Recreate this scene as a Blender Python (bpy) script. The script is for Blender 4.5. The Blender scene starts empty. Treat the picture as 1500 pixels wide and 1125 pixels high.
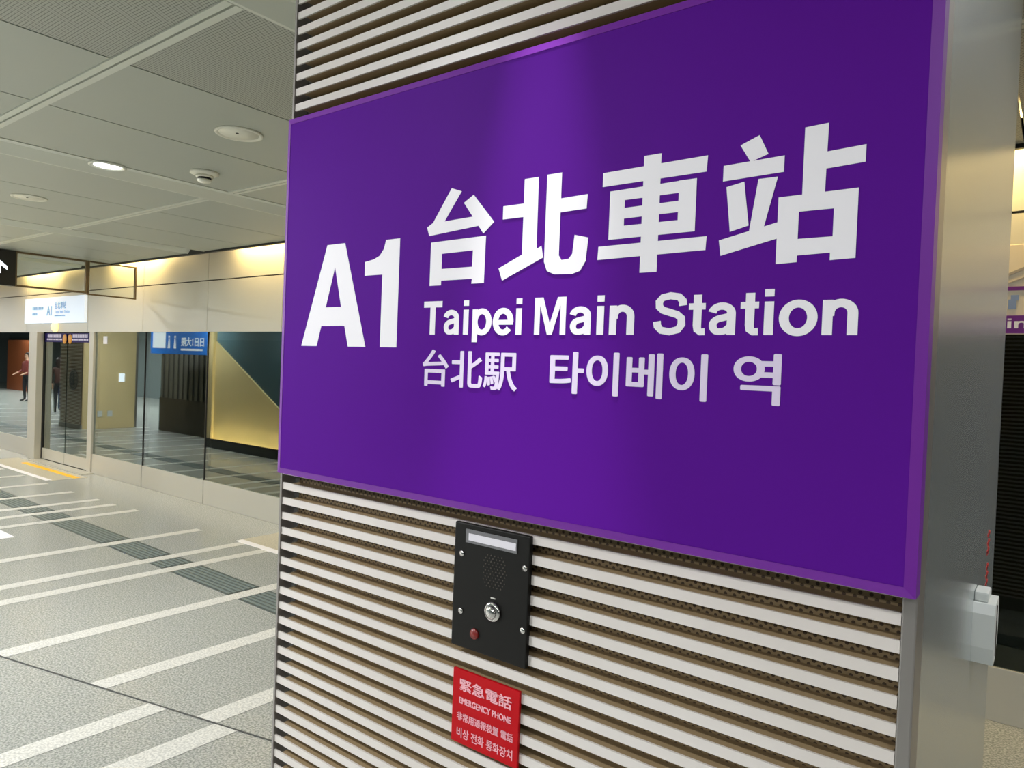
import bpy, bmesh, math, random
from mathutils import Vector, Matrix

# ------------------------------------------------------------------ camera, world, main lights, exposure
S = bpy.context.scene
COL = S.collection
S.view_settings.view_transform = 'Standard'
S.view_settings.look = 'None'
S.view_settings.exposure = 0.0
S.view_settings.gamma = 1.0
S.view_settings.use_curve_mapping = False
S.cycles.max_bounces = 8
S.cycles.diffuse_bounces = 4
S.cycles.glossy_bounces = 4
S.cycles.transparent_max_bounces = 12
S.cycles.sample_clamp_indirect = 4.0
S.cycles.use_denoising = True

EYE = 1.75
cam_data = bpy.data.cameras.new('camera')
cam_data.sensor_fit = 'HORIZONTAL'
cam_data.sensor_width = 36.0
cam_data.lens = 25.2
cam_data.clip_start = 0.02
cam = bpy.data.objects.new('camera', cam_data)
COL.objects.link(cam)
rx = Vector((0.791, 0.610, 0.039)).normalized()          # camera right
fw = Vector((-0.610, 0.792, -0.020))                     # camera forward
fw = (fw - rx * fw.dot(rx)).normalized()
up = rx.cross(fw).normalized()
cam.matrix_world = Matrix(((rx.x, up.x, -fw.x, 0), (rx.y, up.y, -fw.y, 0), (rx.z, up.z, -fw.z, EYE), (0, 0, 0, 1)))
S.camera = cam

world = bpy.data.worlds.new('world')
S.world = world
world.use_nodes = True
world.node_tree.nodes['Background'].inputs[0].default_value = (0.55, 0.6, 0.6, 1)
world.node_tree.nodes['Background'].inputs[1].default_value = 0.05

COOL = (0.97, 0.97, 1.0)
WARM = (1.0, 0.72, 0.30)
P_DOWN = 48.0        # downlights of the platform ceiling
P_FILL = 44.0        # unseen fill luminaires added for general light, those near the sign
P_FILL_FAR = 260.0        # the same added fill luminaires further down the platform
P_COVE = 30.0        # warm cove tubes over the screen doors
P_SPOT = 5.0         # narrow unseen spot added for the lit wedge on the sign
P_LED = 100.0          # strip at the foot of the escalator flank


def area_light(name, loc, size, size_y, power, color, rot=(0, 0, 0), parent=None, spread=math.pi):
    d = bpy.data.lights.new(name, 'AREA')
    d.shape = 'RECTANGLE'; d.size = size; d.size_y = size_y
    d.energy = power; d.color = color; d.spread = spread
    o = bpy.data.objects.new(name, d)
    COL.objects.link(o)
    o.location = loc; o.rotation_euler = rot
    if parent: o.parent = parent
    return o


# ------------------------------------------------------------------ helpers
def lin(c):
    c /= 255.0
    return c / 12.92 if c <= 0.04045 else ((c + 0.055) / 1.055) ** 2.4


def rgb(r, g, b):
    return (lin(r), lin(g), lin(b), 1)


def mat(name, color, rough=0.5, metal=0.0, spec=0.5, emit=None, estr=0.0, coat=0.0):
    m = bpy.data.materials.new(name)
    m.use_nodes = True
    p = m.node_tree.nodes['Principled BSDF']
    p.inputs['Base Color'].default_value = color
    p.inputs['Roughness'].default_value = rough
    p.inputs['Metallic'].default_value = metal
    p.inputs['Specular IOR Level'].default_value = spec
    p.inputs['Coat Weight'].default_value = coat
    if emit:
        p.inputs['Emission Color'].default_value = emit
        p.inputs['Emission Strength'].default_value = estr
    return m


def nd(m, t, **kw):
    n = m.node_tree.nodes.new(t)
    for k, v in kw.items():
        setattr(n, k, v)
    return n


def lk(m, a, b):
    m.node_tree.links.new(a, b)


def mottle(m, c1, c2, scale, detail=4, lo=0.35, hi=0.65, stretch=(1, 1, 1)):
    """two tones mixed by noise in object space"""
    tc = nd(m, 'ShaderNodeTexCoord')
    mp = nd(m, 'ShaderNodeMapping')
    mp.inputs['Scale'].default_value = stretch
    no = nd(m, 'ShaderNodeTexNoise')
    no.inputs['Scale'].default_value = scale
    no.inputs['Detail'].default_value = detail
    rp = nd(m, 'ShaderNodeValToRGB')
    rp.color_ramp.elements[0].position = lo; rp.color_ramp.elements[0].color = c1
    rp.color_ramp.elements[1].position = hi; rp.color_ramp.elements[1].color = c2
    lk(m, tc.outputs['Object'], mp.inputs['Vector'])
    lk(m, mp.outputs[0], no.inputs['Vector'])
    lk(m, no.outputs['Fac'], rp.inputs['Fac'])
    lk(m, rp.outputs[0], m.node_tree.nodes['Principled BSDF'].inputs['Base Color'])
    return rp


def dots(m, ax, ay, px, py, r, cdot, cbase, stagger=True):
    """round perforations in object space on axes ax, ay with pitches px, py and radius r (metres)"""
    tc = nd(m, 'ShaderNodeTexCoord')
    sp = nd(m, 'ShaderNodeSeparateXYZ')
    lk(m, tc.outputs['Object'], sp.inputs[0])

    def mth(op, a, b=None, c=None):
        n = nd(m, 'ShaderNodeMath', operation=op)
        for i, v in enumerate((a, b, c)):
            if v is None: continue
            if isinstance(v, (int, float)): n.inputs[i].default_value = v
            else: lk(m, v, n.inputs[i])
        return n.outputs[0]
    u = mth('DIVIDE', sp.outputs[ax], px)
    v = mth('DIVIDE', sp.outputs[ay], py)
    if stagger:
        row = mth('FLOOR', v)
        odd = mth('FLOORED_MODULO', row, 2.0)
        u = mth('MULTIPLY_ADD', odd, 0.5, u)
    fu = mth('MULTIPLY', mth('SUBTRACT', mth('FRACT', u), 0.5), px)
    fv = mth('MULTIPLY', mth('SUBTRACT', mth('FRACT', v), 0.5), py)
    d2 = mth('ADD', mth('MULTIPLY', fu, fu), mth('MULTIPLY', fv, fv))
    hit = mth('LESS_THAN', d2, r * r)
    mx = nd(m, 'ShaderNodeMix', data_type='RGBA')
    mx.inputs[6].default_value = cbase
    mx.inputs[7].default_value = cdot
    lk(m, hit, mx.inputs[0])
    lk(m, mx.outputs[2], m.node_tree.nodes['Principled BSDF'].inputs['Base Color'])


class MB:
    """collects shapes and links them as ONE mesh object"""
    def __init__(self):
        self.bm = bmesh.new()
        self.mi = 0

    def _f(self, vs):
        try:
            f = self.bm.faces.new(vs); f.material_index = self.mi
            return f
        except ValueError:
            return None

    def box(self, x0, x1, y0, y1, z0, z1, bevel=0.0):
        if bevel <= 0:
            v = [self.bm.verts.new(p) for p in ((x0, y0, z0), (x1, y0, z0), (x1, y1, z0), (x0, y1, z0),
                                                (x0, y0, z1), (x1, y0, z1), (x1, y1, z1), (x0, y1, z1))]
            for q in ((3, 2, 1, 0), (4, 5, 6, 7), (0, 1, 5, 4), (1, 2, 6, 5), (2, 3, 7, 6), (3, 0, 4, 7)):
                self._f([v[i] for i in q])
            return self
        t = bmesh.new()
        bmesh.ops.create_cube(t, size=1)
        for v in t.verts:
            v.co = Vector(((x0 + x1) / 2 + v.co.x * (x1 - x0), (y0 + y1) / 2 + v.co.y * (y1 - y0), (z0 + z1) / 2 + v.co.z * (z1 - z0)))
        bmesh.ops.bevel(t, geom=t.edges[:], offset=bevel, segments=2, affect='EDGES', profile=0.6)
        self.merge(t)
        return self

    def merge(self, t):
        mp = {}
        for v in t.verts: mp[v] = self.bm.verts.new(v.co)
        for f in t.faces:
            g = self._f([mp[v] for v in f.verts])
            if g: g.smooth = f.smooth
        t.free()

    def quad(self, *pts):
        self._f([self.bm.verts.new(p) for p in pts])
        return self

    def prism(self, pts, y0, y1, axis='y'):
        """polygon pts extruded along an axis: (a, b) = (x, z) for y, (y, z) for x, (x, y) for z"""
        def P(a, b, t):
            return {'y': (a, t, b), 'x': (t, a, b), 'z': (a, b, t)}[axis]
        A = [self.bm.verts.new(P(a, b, y0)) for a, b in pts]
        B = [self.bm.verts.new(P(a, b, y1)) for a, b in pts]
        n = len(pts)
        self._f(A); self._f(B[::-1])
        for i in range(n):
            self._f([A[i], B[i], B[(i + 1) % n], A[(i + 1) % n]])
        return self

    def lathe(self, prof, center, axis='z', seg=32, smooth=True):
        """profile (radius, height) turned about an axis through center"""
        c = Vector(center)
        rings = []
        for r, h in prof:
            ring = []
            for k in range(seg):
                a = 2 * math.pi * k / seg
                u, w = r * math.cos(a), r * math.sin(a)
                p = {'z': Vector((u, w, h)), 'y': Vector((u, h, w)), 'x': Vector((h, u, w))}[axis]
                ring.append(self.bm.verts.new(c + p))
            rings.append(ring)
        for a, b in zip(rings[:-1], rings[1:]):
            for k in range(seg):
                f = self._f([a[k], a[(k + 1) % seg], b[(k + 1) % seg], b[k]])
                if f: f.smooth = smooth
        self._f(rings[0][::-1]); self._f(rings[-1])
        return self

    def build(self, name, material=None, parent=None, mats=None):
        bmesh.ops.remove_doubles(self.bm, verts=self.bm.verts[:], dist=1e-6)
        bmesh.ops.recalc_face_normals(self.bm, faces=self.bm.faces[:])
        me = bpy.data.meshes.new(name)
        self.bm.to_mesh(me); self.bm.free()
        for m in (mats or [material]):
            me.materials.append(m)
        o = bpy.data.objects.new(name, me)
        COL.objects.link(o)
        if parent is not None:
            o.parent = parent
            o.matrix_parent_inverse = Matrix.Translation(-Vector(parent.location))
        return o


def tag(o, label, cat=None, group=None, kind=None):
    o['label'] = label
    if cat: o['category'] = cat
    if group: o['group'] = group
    if kind: o['kind'] = kind
    return o


def thing(name, label, cat, loc, group=None):
    o = bpy.data.objects.new(name, None)
    COL.objects.link(o)
    o.location = loc
    o.empty_display_size = 0.1
    return tag(o, label, cat, group)


def struct(o, label):
    o['kind'] = 'structure'; o['label'] = label; o['category'] = 'structure'
    return o


def dup(root, delta, label, group=None):
    """copy of a thing with its parts and sub-parts, moved by delta"""
    r = root.copy(); COL.objects.link(r)
    r.location = Vector(root.location) + Vector(delta)
    r['label'] = label
    if group: r['group'] = group
    for ch in list(root.children):
        c = ch.copy(); COL.objects.link(c); c.parent = r; c.matrix_parent_inverse = ch.matrix_parent_inverse.copy()
        for g in list(ch.children):
            d = g.copy(); COL.objects.link(d); d.parent = c; d.matrix_parent_inverse = g.matrix_parent_inverse.copy()
    return r


def lettering(name, text, x0, x1, zb, cap, y, material, parent, bold=0.0, probe='H', face=-1, depth=0.0003, weight=0.0, label=None, xplane=None):
    """text as a thin mesh on the plane Y = y; x0..x1 is its ink width, zb the baseline, cap the height of the probe glyph"""
    def ev(s):
        c = bpy.data.curves.new('t', 'FONT'); c.body = s; c.offset = bold
        o = bpy.data.objects.new('t', c); COL.objects.link(o)
        me = bpy.data.meshes.new_from_object(o.evaluated_get(bpy.context.evaluated_depsgraph_get()))
        bpy.data.objects.remove(o); bpy.data.curves.remove(c)
        return me
    pm = ev(probe)
    pz = [v.co.y for v in pm.vertices]
    sz = cap / (max(pz) - min(pz)); base = min(pz)
    bpy.data.meshes.remove(pm)
    me = ev(text)
    xs = [v.co.x for v in me.vertices]
    a, b = min(xs), max(xs)
    src = bmesh.new(); src.from_mesh(me); bpy.data.meshes.remove(me)
    bmesh.ops.remove_doubles(src, verts=src.verts[:], dist=1e-5)
    kx = (x1 - x0) / (b - a)
    w = weight * cap
    shifts = [(0, 0)] if w == 0 else [(w * math.cos(math.pi * q / 5), w * math.sin(math.pi * q / 5)) for q in range(10)]
    bm = bmesh.new()
    for q, (du, dv) in enumerate(shifts):                 # emboldened by overlaid strokes, each a hair proud of the last
        t_ = src.copy()
        for v in t_.verts:
            fx = (v.co.x - a) / (b - a)
            xa, xb = x0 + w, x1 - w
            x = (xa + fx * (xb - xa) if face < 0 else xb - fx * (xb - xa)) + du
            z = zb + w * .6 + (v.co.y - base) * sz * (cap - 1.2 * w) / cap + dv * .6
            v.co = (x, y, z) if xplane is None else (xplane, x, z)
        r = bmesh.ops.extrude_face_region(t_, geom=t_.faces[:])
        for g in r['geom']:
            if isinstance(g, bmesh.types.BMVert):
                if xplane is None: g.co.y += face * (depth + q * 1.2e-5)
                else: g.co.x += depth + q * 1.2e-5
        mp = {v: bm.verts.new(v.co) for v in t_.verts}
        for f in t_.faces:
            bm.faces.new([mp[v] for v in f.verts])
        t_.free()
    src.free()
    bmesh.ops.recalc_face_normals(bm, faces=bm.faces[:])
    o_me = bpy.data.meshes.new(name); bm.to_mesh(o_me); bm.free()
    o_me.materials.append(material)
    o = bpy.data.objects.new(name, o_me); COL.objects.link(o)
    if parent is not None:
        o.parent = parent
        o.matrix_parent_inverse = Matrix.Translation(-Vector(parent.location))
    if label: o['label'] = label
    return o


def arc(cx, cy, rx_, ry_, a0, a1, n=14):
    return [(cx + rx_ * math.cos(math.radians(a0 + (a1 - a0) * i / n)), cy + ry_ * math.sin(math.radians(a0 + (a1 - a0) * i / n))) for i in range(n + 1)]

# bold grotesque letters as pen strokes: (path, width across, width of horizontals); cap height 1; 'poly' entries are outlines
BOLD = {
    'T': (.85, [([(.03, .915), (.82, .915)], .19, .17), ([(.425, 0), (.425, .95)], .205, .17)]),
    'i': (.386, [([(.193, 0), (.193, .73)], .19, .16), ([(.193, .84), (.193, 1.0)], .19, .16)]),
    'M': (1.157, [('poly', [(.075, 0), (.075, 1), (.345, 1), (.578, .30), (.812, 1), (1.08, 1), (1.08, 0), (.905, 0), (.905, .78), (.655, 0), (.50, 0), (.25, .78), (.25, 0)])]),
    'n': (.85, [([(.17, 0), (.17, .73)], .19, .16), ([(.20, .40)] + arc(.43, .45, .23, .21, 165, 0) + [(.66, 0)], .19, .16)]),
    'o': (.85, [(arc(.425, .365, .295, .305, 0, 360, 40), .195, .155)]),
    'p': (.85, [([(.17, -.22), (.17, .73)], .19, .16), (arc(.44, .365, .27, .305, 0, 360, 40), .19, .155)]),
    'e': (.77, [(arc(.39, .365, .28, .305, -38, -360, 34) + [(.67, .345)], .19, .155), ([(.12, .345), (.76, .345)], .15, .125)]),
    'a': (.77, [(arc(.36, .49, .225, .165, 172, 0, 14) + [(.585, 0)], .185, .15), ([(.585, .43), (.42, .395), (.26, .355), (.17, .28), (.16, .18), (.22, .095), (.33, .075), (.46, .105), (.57, .2)], .17, .14)]),
    't': (.4625, [([(.235, .93), (.235, .22), (.25, .12), (.32, .07), (.43, .075)], .19, .15), ([(.02, .66), (.43, .66)], .19, .135)]),
    'S': (.926, [([(.80, .69), (.785, .80), (.69, .895), (.47, .93), (.27, .89), (.18, .79), (.19, .67), (.28, .59), (.46, .535), (.66, .475), (.765, .39), (.775, .25), (.69, .125), (.47, .072), (.25, .11), (.155, .21), (.135, .32)], .19, .155)]),
}
def curve(path, n=5):
    """path rounded through its points"""
    p = [Vector(q) for q in path]; out = []
    for i in range(len(p) - 1):
        a, b, c, d = p[max(i - 1, 0)], p[i], p[i + 1], p[min(i + 2, len(p) - 1)]
        for k in range(n):
            u = k / n
            out.append(.5 * (2 * b + (c - a) * u + (2 * a - 5 * b + 4 * c - d) * u * u + (3 * b - a - 3 * c + d) * u ** 3))
    return out + [p[-1]]
def stroke_mesh(path, wx, wy):
    """quads along a path drawn with an upright elliptical pen"""
    pts = [Vector(p) for p in path]
    n = len(pts); L = []
    closed = (pts[0] - pts[-1]).length < 1e-6
    for i in range(n):
        a = pts[i - 1] if i else (pts[-2] if closed else pts[0])
        b = pts[i + 1] if i < n - 1 else (pts[1] if closed else pts[-1])
        d = (b - a).normalized()
        L.append(Vector((-d.y * wx / 2, d.x * wy / 2)))
    L = [l_ * 1.08 for l_ in L]
    return [(pts[i] + L[i], pts[i + 1] + L[i + 1], pts[i + 1] - L[i + 1], pts[i] - L[i]) for i in range(n - 1)]

def bold_word(name, word, x0, x1, zb, cap, y, material, parent, label=None):
    """a word in bold grotesque letters on the plane Y = y, facing -Y"""
    adv = sum(BOLD[c][0] for c in word)
    kx = (x1 - x0) / adv
    bm = bmesh.new(); cur = 0; q = 0
    def slab(quads, k):
        t_ = bmesh.new()
        for qd in quads:
            t_.faces.new([t_.verts.new((x0 + (cur + p[0]) * kx, y, zb + p[1] * cap)) for p in qd])
        bmesh.ops.remove_doubles(t_, verts=t_.verts[:], dist=1e-7)
        r = bmesh.ops.extrude_face_region(t_, geom=t_.faces[:])
        for g in r['geom']:
            if isinstance(g, bmesh.types.BMVert): g.co.y -= .0003 + k * 1.5e-5
        mp = {v: bm.verts.new(v.co) for v in t_.verts}
        for f in t_.faces: bm.faces.new([mp[v] for v in f.verts])
        t_.free()
    for c in word:
        for st_ in BOLD[c][1]:
            if st_[0] == 'poly': slab([st_[1]], q)
            else: slab(stroke_mesh(curve(st_[0]) if c in 'Sa' and 5 <= len(st_[0]) < 13 else st_[0], st_[1], st_[2]), q)
            q = (q + 1) % 6
        cur += BOLD[c][0]
    bmesh.ops.recalc_face_normals(bm, faces=bm.faces[:])
    me = bpy.data.meshes.new(name); bm.to_mesh(me); bm.free()
    me.materials.append(material)
    o = bpy.data.objects.new(name, me); COL.objects.link(o)
    o.parent = parent; o.matrix_parent_inverse = Matrix.Translation(-Vector(parent.location))
    if label: o['label'] = label
    return o


# ------------------------------------------------------------------ materials
M = {}
M['floor'] = mat('granite_floor', rgb(168, 168, 156), 0.24, 0, 0.4)
mottle(M['floor'], rgb(132, 136, 130), rgb(184, 185, 177), 95, 6, 0.38, 0.62)
M['stripe'] = mat('pale_granite', rgb(205, 205, 196), 0.34, 0, 0.4)
mottle(M['stripe'], rgb(184, 184, 176), rgb(224, 223, 214), 90, 6, 0.36, 0.62)
M['beige_stone'] = mat('beige_granite', rgb(190, 182, 160), 0.36, 0, 0.4)
mottle(M['beige_stone'], rgb(170, 163, 142), rgb(202, 195, 172), 60, 6)
M['tactile'] = mat('tactile_grey', rgb(72, 82, 80), 0.4)
M['tactile_bar'] = mat('tactile_bar', rgb(112, 124, 120), 0.35)
M['yellow'] = mat('yellow_paint', rgb(250, 190, 15), 0.5)
M['white_paint'] = mat('white_paint', rgb(238, 236, 236), 0.45)
M['joint'] = mat('dark_joint', rgb(70, 72, 70), 0.6)
M['ceil'] = mat('grey_ceiling_panel', rgb(178, 182, 172), 0.42, 0.25)
M['ceil_perf'] = mat('perforated_ceiling_panel', rgb(170, 172, 160), 0.45, 0.25)
dots(M['ceil_perf'], 0, 1, 0.014, 0.012, 0.004, rgb(122, 124, 116), rgb(174, 176, 166))
M['ceil_strip'] = mat('pale_ceiling_strip', rgb(212, 214, 202), 0.4, 0.1)
M['void'] = mat('dark_void', rgb(18, 18, 18), 0.9)
M['fascia'] = mat('cream_fascia_panel', rgb(204, 202, 190), 0.42, 0.1)
M['seam'] = mat('seam', rgb(60, 55, 45), 0.7)
M['alu'] = mat('pale_aluminium', rgb(192, 190, 178), 0.4, 0.35)
M['alu_side'] = mat('aluminium_grey', rgb(150, 150, 146), 0.45, 0.3)
M['black'] = mat('black_frame', rgb(14, 15, 17), 0.3)
M['rubber'] = mat('black_rubber', rgb(20, 20, 20), 0.6)
M['slat'] = mat('white_slat', rgb(212, 206, 197), 0.32, 0.0, 0.5)
mottle(M['slat'], rgb(212, 206, 199), rgb(220, 215, 209), 3, 2)
M['channel'] = mat('brown_channel', rgb(128, 112, 88), 0.5, 0.2)
dots(M['channel'], 0, 2, 0.0125, 0.0055, 0.0024, rgb(74, 58, 42), rgb(150, 130, 97))
M['cream'] = mat('cream_cover', rgb(226, 204, 152), 0.5)
M['carrier'] = mat('tan_rib', rgb(150, 130, 97), 0.5)
M['trim'] = mat('grey_edge_trim', rgb(148, 144, 140), 0.35, 0.6)
M['steel'] = mat('brushed_steel', rgb(204, 210, 211), 0.26, 0.8)
_n = nd(M['steel'], 'ShaderNodeTexNoise'); _n.inputs['Scale'].default_value = 3; _n.inputs['Detail'].default_value = 3
_t = nd(M['steel'], 'ShaderNodeTexCoord'); _mp = nd(M['steel'], 'ShaderNodeMapping'); _mp.inputs['Scale'].default_value = (40, 40, 0.6)
_b = nd(M['steel'], 'ShaderNodeBump'); _b.inputs['Strength'].default_value = 0.05; _b.inputs['Distance'].default_value = 0.01
lk(M['steel'], _t.outputs['Object'], _mp.inputs[0]); lk(M['steel'], _mp.outputs[0], _n.inputs['Vector'])
lk(M['steel'], _n.outputs['Fac'], _b.inputs['Height'])
lk(M['steel'], _b.outputs[0], M['steel'].node_tree.nodes['Principled BSDF'].inputs['Normal'])
M['purple'] = mat('purple_acrylic', rgb(78, 22, 132), 0.5, 0, 0.03)
mottle(M['purple'], rgb(82, 21, 134), rgb(85, 23, 138), 2, 2)
M['purple_rim'] = mat('purple_rim', rgb(112, 40, 152), 0.4, 0, 0.3)
M['letter'] = mat('white_vinyl', rgb(234, 232, 236), 0.45)
M['letter_soft'] = mat('pale_lilac_vinyl', rgb(216, 204, 228), 0.45)
M['intercom'] = mat('black_anodised', rgb(17, 16, 14), 0.45, 0.0, 0.25)
M['grille'] = mat('grille_hole', rgb(70, 64, 56), 0.5, 0.4)
M['chrome'] = mat('chrome', rgb(215, 212, 210), 0.12, 1.0)
M['label_white'] = mat('white_label', rgb(222, 220, 226), 0.4)
M['label_grey'] = mat('label_window', rgb(112, 112, 114), 0.35)
M['red_led'] = mat('dull_red_lens', rgb(120, 26, 20), 0.3)
M['red'] = mat('red_plate', rgb(180, 0, 16), 0.5, 0, 0.2)
M['pink_ink'] = mat('pale_pink_ink', rgb(238, 176, 186), 0.5)
M['red_ink'] = mat('red_ink', rgb(190, 52, 48), 0.5)
M['white_plastic'] = mat('white_plastic', rgb(222, 226, 222), 0.35)
M['bronze'] = mat('bronze_frame', rgb(120, 104, 78), 0.35, 0.6)
M['sign_black'] = mat('black_sign', rgb(22, 23, 23), 0.35)
M['sign_lit'] = mat('lit_arrow', rgb(235, 242, 250), 0.4, emit=rgb(235, 242, 255), estr=1.6)
M['lightbox'] = mat('lit_white_face', rgb(210, 220, 232), 0.35, emit=rgb(205, 222, 242), estr=0.55)
M['pale_blue_ink'] = mat('pale_blue_ink', rgb(130, 170, 210), 0.5, emit=rgb(120, 165, 210), estr=0.25)
M['lamp'] = mat('lamp_diffuser', rgb(255, 255, 255), 0.4, emit=(1, 1, 1, 1), estr=7.0)
M['lamp_warm'] = mat('warm_dome', rgb(255, 235, 180), 0.4, emit=rgb(255, 214, 130), estr=1.6)
M['fill_lamp'] = mat('fill_diffuser', rgb(255, 255, 255), 0.4, emit=(0.95, 1, 0.98, 1), estr=5.0)
M['cove_lamp'] = mat('cove_tube', rgb(255, 235, 180), 0.4, emit=(1.0, 0.7, 0.3, 1), estr=6.0)
M['led'] = mat('led_strip', rgb(255, 230, 170), 0.4, emit=(1.0, 0.75, 0.32, 1), estr=5.0)
M['off_white'] = mat('off_white_plastic', rgb(226, 224, 208), 0.45)
M['navy'] = mat('navy_film', rgb(26, 14, 84), 0.6, 0, 0.2)
M['navy_ink'] = mat('pale_film_ink', rgb(206, 200, 222), 0.5)
M['orange'] = mat('orange_film', rgb(214, 150, 60), 0.5)
M['map_cream'] = mat('cream_map', rgb(222, 210, 188), 0.45)
M['map_purple'] = mat('purple_band', rgb(104, 30, 130), 0.45)
M['map_grey'] = mat('grey_map_line', rgb(160, 152, 142), 0.5)
M['map_blue'] = mat('blue_map_ink', rgb(130, 150, 190), 0.5)
M['esc'] = mat('cream_flank', rgb(214, 194, 140), 0.5)
M['esc_base'] = mat('black_plinth', rgb(16, 15, 14), 0.4)
M['teal'] = mat('dark_teal_glass', rgb(70, 94, 100), 0.3)
M['hoard'] = mat('ribbed_grey', rgb(92, 90, 80), 0.5)
M['hoard_base'] = mat('dark_brown_panel', rgb(52, 46, 36), 0.5)
M['blue'] = mat('blue_sign', rgb(20, 96, 178), 0.4, emit=rgb(20, 96, 178), estr=0.5)
M['blue_ink'] = mat('white_sign_ink', rgb(232, 236, 240), 0.5, emit=rgb(232, 236, 240), estr=0.6)
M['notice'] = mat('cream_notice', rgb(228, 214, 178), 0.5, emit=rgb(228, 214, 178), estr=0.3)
M['wall'] = mat('grey_wall', rgb(112, 122, 120), 0.5)
M['orange_wall'] = mat('orange_panel', rgb(170, 92, 52), 0.5)
M['tunnel'] = mat('tunnel_black', rgb(10, 11, 11), 0.9)
M['skin'] = mat('skin', rgb(206, 160, 132), 0.5)
M['hair'] = mat('dark_hair', rgb(38, 24, 18), 0.5)
M['jacket_dark'] = mat('dark_jacket', rgb(34, 30, 30), 0.7)
M['jacket_brown'] = mat('brown_coat', rgb(70, 44, 36), 0.7)
M['jacket_red'] = mat('red_jacket', rgb(128, 52, 46), 0.7)
M['trousers'] = mat('dark_trousers', rgb(26, 26, 32), 0.7)
M['jeans'] = mat('blue_jeans', rgb(42, 58, 96), 0.7)
M['case'] = mat('blue_suitcase', rgb(28, 48, 98), 0.4)

# glass: clear tinted pane with a mirror-like surface
def make_glass(name, tint, refl):
    m = bpy.data.materials.new(name); m.use_nodes = True
    nt = m.node_tree; nt.nodes.clear()
    out = nd(m, 'ShaderNodeOutputMaterial'); mx = nd(m, 'ShaderNodeMixShader')
    tr = nd(m, 'ShaderNodeBsdfTransparent'); gl = nd(m, 'ShaderNodeBsdfGlossy')
    lw = nd(m, 'ShaderNodeLayerWeight'); lw.inputs['Blend'].default_value = .5
    pw = nd(m, 'ShaderNodeMath', operation='POWER'); pw.inputs[1].default_value = 2.0      # reflection rises with the angle of incidence
    ma = nd(m, 'ShaderNodeMath', operation='MULTIPLY_ADD'); ma.inputs[1].default_value = refl; ma.inputs[2].default_value = .05
    lk(m, lw.outputs['Facing'], pw.inputs[0]); lk(m, pw.outputs[0], ma.inputs[0])
    tr.inputs[0].default_value = tint
    gl.inputs['Color'].default_value = (0.92, 1.0, 0.98, 1); gl.inputs['Roughness'].default_value = 0.0
    lk(m, ma.outputs[0], mx.inputs[0]); lk(m, tr.outputs[0], mx.inputs[1]); lk(m, gl.outputs[0], mx.inputs[2])
    lk(m, mx.outputs[0], out.inputs[0])
    return m
M['glass'] = make_glass('screen_glass', (0.55, 0.62, 0.6, 1), 0.78)
M['clear'] = make_glass('clear_glass', (0.93, 0.94, 0.9, 1), 0.15)

# ------------------------------------------------------------------ setting: floor, ceiling, walls
XL, XR, YB, YW = -46.0, 9.0, -5.2, 4.56
b = MB(); b.box(XL, XR, YB, 4.62, -0.12, 0)
floor = struct(b.build('floor', M['floor']), 'grey granite platform floor with pale stripes')

# pale stripes: laid on both sides of a slanting joint
def joint_y(x): return 1.471 + (x + 4.745) * 0.2486
b = MB()
ZS = 0.0015
ups = [(-4.77, .125, 4.0), (-3.96, .125, 4.0), (-3.215, .13, 3.9), (-5.75, .12, 3.86), (-6.12, .12, 3.9), (-6.9, .12, 3.85),
       (-8.22, .12, 3.84), (-8.69, .12, 3.8), (-9.1, .12, 3.8), (-9.8, .12, 3.78), (-10.62, .12, 3.78), (-11.5, .12, 3.8),
       (-12.3, .12, 3.8), (-13.1, .12, 3.8), (-13.7, .12, 3.8), (-14.6, .12, 3.8), (-15.1, .12, 3.8), (-16.0, .12, 3.8), (-16.9, .12, 3.8),
       (-17.6, .12, 3.8), (-18.5, .12, 3.8), (-19.4, .12, 3.8), (-20.6, .12, 3.8), (-22, .12, 3.8), (-23.3, .12, 3.8), (-25, .12, 3.8), (-27, .12, 3.8),
       (-2.5, .12, 3.9), (-1.6, .12, 3.9), (-0.9, .12, 3.9), (1.0, .12, 3.9), (2.1, .12, 3.9), (3.4, .12, 3.9)]
for x, w, ye in ups:
    y0 = joint_y(x) if x > -5.5 else 0.7
    b.quad((x - w / 2, joint_y(x - w / 2) if x > -5.5 else y0, ZS), (x + w / 2, joint_y(x + w / 2) if x > -5.5 else y0, ZS), (x + w / 2, ye, ZS), (x - w / 2, ye, ZS))
for x, w in ((-4.86, .11), (-3.515, .125), (-3.08, .14), (-2.3, .13), (-1.5, .13)):
    b.quad((x - w / 2, -1.2, ZS), (x + w / 2, -1.2, ZS), (x + w / 2, joint_y(x + w / 2), ZS), (x - w / 2, joint_y(x - w / 2), ZS))
b.build('stone_stripe', M['stripe'], floor)
b = MB(); b.quad((-5.6, joint_y(-5.6) - .006, .002), (1.0, joint_y(1.0) - .006, .002), (1.0, joint_y(1.0) + .006, .002), (-5.6, joint_y(-5.6) + .006, .002))
b.build('floor_joint', M['joint'], floor)
# tactile guide strip: dark tiles with raised bars, interrupted by the stripes
b = MB(); c = MB()
edges = sorted([u[0] for u in ups])
xs = [XL + 12] + edges + [4.5]
for a0, a1 in zip(xs[:-1], xs[1:]):
    a, e = a0 + .07, a1 - .07
    if e - a < .1: continue
    b.box(a, e, 2.93, 3.2, 0, .003)
    for k in range(6):
        y = 2.952 + k * .0405
        c.box(a + .01, e - .01, y, y + .02, .003, .006)
tact = b.build('tactile_strip', M['tactile'], floor)
c.build('tactile_bar', M['tactile_bar'], tact)
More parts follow.
